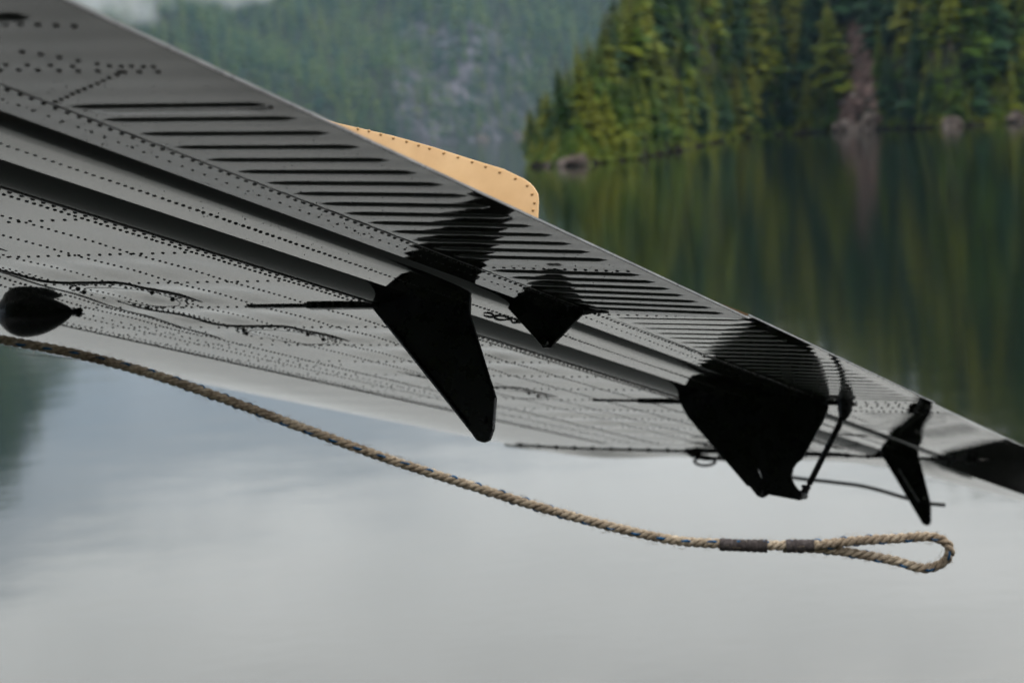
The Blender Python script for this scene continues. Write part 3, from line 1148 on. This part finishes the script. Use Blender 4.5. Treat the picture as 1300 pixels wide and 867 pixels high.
# --- teardrop fairing under the leading edge
V, F = [], []
nl, nc = 22, 18
for i in range(nl + 1):
    t = i / nl
    xx = -1.876 + 0.134 * t
    rad = 0.0385 * (max(0.0, 1 - ((t - 0.30) / 0.31) ** 2) ** 0.5 if t < 0.30 else (max(0, 1 - ((t - .30) / .70) ** 1.75)) ** 0.85)
    if i == nl:
        rad = 0.0015
    for k in range(nc + 1):
        q = math.pi * k / nc
        V.append((xx, 2.10 + rad * 1.0 * math.cos(q), 0.001 - rad * math.sin(q)))
for i in range(nl):
    for k in range(nc):
        F.append((i * (nc + 1) + k, i * (nc + 1) + k + 1, (i + 1) * (nc + 1) + k + 1, (i + 1) * (nc + 1) + k))
fair = mesh("teardrop_fairing", V, F, M_BLACK, wing, True)
tag(fair, "black teardrop fairing bulging from the lower skin above the rope")
mb = MB()
mb.tube([(-1.745, 2.10, -.002), (-1.732, 2.10, -.003), (-1.728, 2.10, -.002)], [.003, .005, .002], 8)
mb.build("tail_fastener", M_BLACK, fair, True)

# --- wing tip cap: droops below the tip rib
V, F = [], []
na = 40
cols = []
for i in range(na + 1):
    a = 0.733 + (2.36 - 0.733) * i / na
    zb = -0.083 * (1.076 - a) / 0.26 if a < 1.076 else 0.0
    zg = -(0.0053 + (1.22 - a) * 0.226) if a < 1.22 else (-0.012 * math.sin(math.pi * (a - 1.84) / .40) if 1.84 < a < 2.24 else -0.0045 * max(0, (1.3 - a) / .08))
    zg = min(zg, zb)
    k_ = min(1.0, max(0.0, (1.32 - a) / .10))          # the lip reaches farther out where the cap droops
    vl = lambda w_: 4.662 + (w_ - 4.662) * (0.36 + 0.64 * k_)
    zt = nose(a)
    top = interp(a, [(0.733, .006), (0.9, .07), (1.1, .12), (1.5, .18), (1.9, .19), (2.2, .165), (2.36, .09)])
    sec = [(4.622, zt), (4.640, zt + zb * .35), (4.650, zt + zb * .7), (4.662, zt + zb), (vl(4.80), zt + zb * .65 + zg * .35), (vl(5.00), zt + zb * .2 + zg * .8), (vl(5.12), zt + zg), (vl(5.17), zt * .7 + zg * .85), (vl(5.22), .02 + zg * .4), (vl(5.23), top * .5), (vl(5.10), top * .9), (4.622, top)]
    cols.append(len(sec))
    for (v_, z_) in sec:
        V.append((-a, v_, z_))
k = cols[0]
for i in range(na):
    for j in range(k - 1):
        F.append((i * k + j, (i + 1) * k + j, (i + 1) * k + j + 1, i * k + j + 1))
F.append(tuple(range(k)))
F.append(tuple(range(na * k + k - 1, na * k - 1, -1)))
tip = mesh("wing_tip_cap", V, F, M_FLAP, wing, True)
tip.data.materials.append(M_WING)
for p in tip.data.polygons:
    if p.center.y > 4.67 and p.center.z < 0.02:
        p.material_index = 1
shade_sharp(tip, 30)
tag(tip, "smooth drooping tip cap at the far end of the wing")
mb = MB()
mb.tube([(-a, 4.618, nose(a) - .001) for a in np.linspace(.90, 2.22, 30)], .003, 6)
strip = mb.build("tip_rib_strip", M_BLACK, wing, True)
mb = MB()
for a in np.linspace(.93, 2.2, 24):
    mb.tube([(-a, 4.612, nose(a) + .004), (-a, 4.612, nose(a) - .006)], [.005, .005], 8)
mb.tube([(-.945, 4.60, .006), (-.945, 4.60, -.006), (-.945, 4.60, -.012)], [.012, .013, .006], 10)
o = mb.build("fasteners", M_BLACK, strip)
o["kind"] = "stuff"

# --- wing fence: tan plate standing on the upper skin near the trailing edge
prof = [(-.7385, -.006), (-.7398, .0035), (-.7401, .0203), (-.7412, .027), (-.746, .0338), (-.7510, .0385), (-.7576, .0428), (-.7796, .0531), (-.8151, .0642), (-.8604, .0791), (-.9067, .0927), (-.9732, .1094), (-1.05, .135), (-1.12, .165), (-1.12, .10), (-.90, .055), (-.80, .012)]
fence = plate("wing_fence", prof, 1.56, .0022, M_TAN, bev=.0005)
tag(fence, "tan orange riveted fence plate with a rounded rear corner")
fr = [(-.7441, .0181), (-.7472, .0268), (-.7529, .0356), (-.7661, .0431), (-.7837, .0502), (-.7997, .0564), (-.8149, .0618), (-.8311, .0673), (-.8474, .0721), (-.8639, .0777), (-.8768, .0815), (-.8907, .0862), (-.9065, .0903), (-.9216, .0951), (-.9358, .0992), (-.9491, .1023), (-.745, .011)]
mb = MB()
for x, z in fr:
    n0 = len(mb.v)
    mb.dome((0, 0, 0), .0017, .0012, 8)
    for i in range(n0, len(mb.v)):
        p = mb.v[i]
        mb.v[i] = (x + p[0], 1.5588 + p[2], z + p[1])
o = mb.build("rivets", M_TANR, fence, True)
o["kind"] = "stuff"

# ---------------------------------------------------------------- mooring rope
ROPE = [(-0.7393, 1.6013, -0.0786), (-0.6298, 1.5977, -0.1106), (-0.5334, 1.5957, -0.1286), (-0.4511, 1.5933, -0.1492), (-0.3849, 1.6013, -0.1678), (-0.3183, 1.6086, -0.1923), (-0.2511, 1.6152, -0.2226), (-0.1832, 1.6216, -0.2548), (-0.1144, 1.6281, -0.2866), (-0.0444, 1.625, -0.314), (0.0256, 1.6121, -0.3386), (0.095, 1.5997, -0.3594), (0.136, 1.5886, -0.3683), (0.1734, 1.5782, -0.3713), (0.2146, 1.5729, -0.3742), (0.2556, 1.5677, -0.3751), (0.294, 1.5679, -0.3741), (0.3289, 1.5678, -0.3743), (0.3567, 1.5678, -0.3747), (0.3703, 1.5671, -0.3804), (0.3739, 1.5662, -0.3889), (0.3682, 1.57, -0.3994), (0.3505, 1.5696, -0.4032), (0.3258, 1.5705, -0.395), (0.2942, 1.5714, -0.387), (0.2666, 1.5721, -0.3811), (0.2458, 1.5724, -0.3783), (0.2280, 1.5740, -0.3775)]
pts = [Vector(p) + Vector((0, 0, CAM_Z)) for p in ROPE]
# carry the rope on, off to the left, up to the underside of the wing
pts = [Vector((-1.12, 1.62, CAM_Z - .005)), Vector((-0.92, 1.61, CAM_Z - .04))] + pts
fine = []
for i in range(len(pts) - 1):
    p0, p1, p2, p3 = pts[max(0, i - 1)], pts[i], pts[i + 1], pts[min(len(pts) - 1, i + 2)]
    for t in np.linspace(0, 1, 25)[:-1]:
        fine.append(0.5 * ((2 * p1) + (p2 - p0) * t + (2 * p0 - 5 * p1 + 4 * p2 - p3) * t * t + (3 * p1 - p0 - 3 * p2 + p3) * t ** 3))
fine.append(pts[-1])
# resample to even steps
st, acc = [fine[0]], 0.0
STEP = 0.0011
for i in range(1, len(fine)):
    seg = fine[i] - fine[i - 1]
    ln = seg.length
    pos = STEP - acc
    while pos <= ln:
        st.append(fine[i - 1] + seg * (pos / ln))
        pos += STEP
    acc = ln - (pos - STEP)
rope = empty("mooring_rope", pts[0])
tag(rope, "tan three-strand rope with blue flecks and a spliced loop hanging below the wing", "rope")
inv = Matrix.Translation(-pts[0])
PITCH, RAD = 0.0222, 0.0046
tang, nrm = [], []
nv_ = Vector((0, 0, 1))
for i in range(len(st)):
    t = (st[min(len(st) - 1, i + 1)] - st[max(0, i - 1)]).normalized()
    nv_ = (nv_ - t * nv_.dot(t)).normalized()
    tang.append(t)
    nrm.append(nv_.copy())


def helix(phase, rad, i0, i1):
    o_ = []
    for i in range(i0, i1):
        q = -2 * math.pi * i * STEP / PITCH + phase
        bn = tang[i].cross(nrm[i])
        o_.append(inv @ (st[i] + (nrm[i] * math.cos(q) + bn * math.sin(q)) * rad))
    return o_


for k in range(3):
    mb = MB()
    h_ = helix(2 * math.pi * k / 3, RAD * .52, 0, len(st))
    rr = [RAD * .475 * (1 + .05 * math.sin(i * .37 + k) + .04 * rng.uniform(-1, 1)) for i in range(len(h_))]
    mb.tube(h_, rr, 9)
    s_ = mb.build("strand", M_ROPE, rope, True)
    if k == 0:
        mb = MB()
        h2, yp = helix(0, RAD * .50, 0, len(st)), []
        for i, c_ in enumerate(h2):
            od = (c_ - inv @ st[i]).normalized()
            sd_ = tang[i].cross(od)
            q = 2 * math.pi * i * STEP / (PITCH * 0.52)
            yp.append(c_ + (od * math.cos(q) + sd_ * math.sin(q)) * RAD * .40)
        mb.tube(yp, RAD * .27, 7)
        mb.build("blue_yarn", M_BLUE, s_, True)
# stray fibres
mb = MB()
for i in range(900):
    j = rng.randrange(3, len(st) - 3)
    bn = tang[j].cross(nrm[j])
    q = rng.uniform(0, 6.28)
    d = nrm[j] * math.cos(q) + bn * math.sin(q)
    p = inv @ st[j]
    mb.tube([p + d * RAD * .9, p + d * RAD * 1.3 + tang[j] * rng.uniform(-.003, .003), p + d * RAD * rng.uniform(1.3, 1.8) + tang[j] * rng.uniform(-.006, .006)], .00012, 3, False)
o = mb.build("stray_fibres", M_ROPE, rope)
o["kind"] = "stuff"


def whip(x0, x1):
    idx = [i for i in range(max(range(len(st)), key=lambda q: st[q].x)) if x0 <= st[i].x <= x1 and st[i].z < CAM_Z - .36 and tang[i].x > 0.5 and st[i].z < CAM_Z - .36]
    mb = MB()
    i0, i1 = idx[0], idx[-1]
    path, rr = [], []
    for n_, i in enumerate(range(i0, i1 + 1)):
        path.append(inv @ st[i] + Vector((0, 0, -.0006)))
        rr.append(RAD * (1.13 + .12 * abs(math.sin(n_ * 0.62)) + .06 * math.sin(n_ * .11 + x0 * 90) + .05 * rng.random()))
    mb.tube(path, rr, 14)
    mb.build("whipping", M_TAPE, rope, True)


whip(0.1725, 0.2150)
whip(0.2295, 0.2545)

# ---------------------------------------------------------------- thin cord at the wing tip
CORD = [(-1.735, 4.66, .004), (-1.7095, 4.70, -.002), (-1.665, 4.70, -.010), (-1.6131, 4.70, -.0148), (-1.52, 4.70, -.036), (-1.4297, 4.70, -.056), (-1.33, 4.70, -.064), (-1.2302, 4.70, -.0742), (-1.1254, 4.70, -.0992), (-1.075, 4.70, -.110), (-1.023, 4.70, -.1136)]
cp = []
P = [Vector(p) for p in CORD]
for i in range(len(P) - 1):
    p0, p1, p2, p3 = P[max(0, i - 1)], P[i], P[i + 1], P[min(len(P) - 1, i + 2)]
    for t in np.linspace(0, 1, 11)[:-1]:
        cp.append(0.5 * ((2 * p1) + (p2 - p0) * t + (2 * p0 - 5 * p1 + 4 * p2 - p3) * t * t + (3 * p1 - p0 - 3 * p2 + p3) * t ** 3))
cp.append(P[-1])
wm = wing.matrix_world
cord = empty("tie_down_cord", wm @ P[0])
tag(cord, "thin dark cord knotted under the wing tip, trailing behind the brackets", "cord")
ci = Matrix.Translation(-(wm @ P[0]))
mb = MB()
mb.tube([ci @ (wm @ p) for p in cp], .0048, 8)
mb.build("line", M_CORD, cord, True)
mb = MB()
for (cx, cz, rx, rz) in ((-1.670, -.004, .036, .011), (-1.678, -.022, .030, .010)):
    mb.tube([ci @ (wm @ Vector((cx + rx * math.cos(q), 4.69 + .006 * math.sin(2 * q), cz + rz * math.sin(q)))) for q in np.linspace(0, 2 * math.pi, 26)], .0042, 7, False)
mb.tube([ci @ (wm @ Vector(p)) for p in ((-1.722, 4.66, .004), (-1.712, 4.69, -.002), (-1.702, 4.69, -.004))], [.006, .011, .007], 9)
mb.build("knot", M_CORD, cord, True)

# ---------------------------------------------------------------- air
HZ = MB()
HZ.box((-N - 60, -960, -6), (N + 60, N + 60, 860))
hm = bpy.data.materials.new("haze_air")
hm.use_nodes = True
n = hm.node_tree
n.nodes.remove(n.nodes["Principled BSDF"])
pvn = n.nodes.new("ShaderNodeVolumePrincipled")
pvn.inputs["Color"].default_value = (0.48, 0.76, 1.0, 1)
pvn.inputs["Density"].default_value = 0.000038
pvn.inputs["Anisotropy"].default_value = 0.2
n.links.new(pvn.outputs["Volume"], n.nodes["Material Output"].inputs["Volume"])
hz = HZ.build("haze", hm)
tag(hz, "pale blue haze hanging over the lake and mountains", "haze", kind="stuff")

# mist hanging against the upper slopes
mm_ = bpy.data.materials.new("mist_air")
mm_.use_nodes = True
n = mm_.node_tree
n.nodes.remove(n.nodes["Principled BSDF"])
pv2 = n.nodes.new("ShaderNodeVolumePrincipled")
pv2.inputs["Color"].default_value = (0.92, 0.96, 1.0, 1)
t_ = n.nodes.new("ShaderNodeTexCoord")
vl = n.nodes.new("ShaderNodeVectorMath")
vl.operation = 'LENGTH'
n.links.new(t_.outputs["Object"], vl.inputs[0])
g_ = n.nodes.new("ShaderNodeNewGeometry")
nf = noise(n, g_.outputs["Position"], 0.015, 4, 0.6)
m1 = n.nodes.new("ShaderNodeMath")
m1.operation = 'MULTIPLY_ADD'                        # noise*2.4 - 0.55
m1.inputs[1].default_value = 2.4
m1.inputs[2].default_value = -0.55
n.links.new(nf, m1.inputs[0])
m2 = n.nodes.new("ShaderNodeMath")
m2.operation = 'SUBTRACT'
n.links.new(m1.outputs[0], m2.inputs[0])
n.links.new(vl.outputs["Value"], m2.inputs[1])
m4 = n.nodes.new("ShaderNodeMath")
m4.operation = 'MULTIPLY'
m4.use_clamp = True
m4.inputs[1].default_value = 1.6
n.links.new(m2.outputs[0], m4.inputs[0])
m5 = n.nodes.new("ShaderNodeMath")
m5.operation = 'MULTIPLY'
m5.inputs[1].default_value = 0.016
n.links.new(m4.outputs[0], m5.inputs[0])
n.links.new(m5.outputs[0], pv2.inputs["Density"])
n.links.new(pv2.outputs["Volume"], n.nodes["Material Output"].inputs["Volume"])
for (bd, d_, z_, sx, sy, sz) in ((-12.3, 1330, 118, 95, 60, 34), (-7.6, 1380, 126, 80, 55, 20), (-4.2, 1420, 128, 60, 50, 14)):
    bm = bmesh.new()
    bmesh.ops.create_icosphere(bm, subdivisions=3, radius=1)
    me = bpy.data.meshes.new("mist")
    bm.to_mesh(me)
    bm.free()
    me.materials.append(mm_)
    o = bpy.data.objects.new("mist", me)
    COL.objects.link(o)
    o.location = polar(bd, d_ * FS, z_ * FS)
    o.rotation_euler = (0, 0, -R(bd))
    o.scale = (sx * FS, sy * FS, sz * FS)
    tag(o, "soft pale mist clinging to the far mountainside", "mist", kind="stuff")
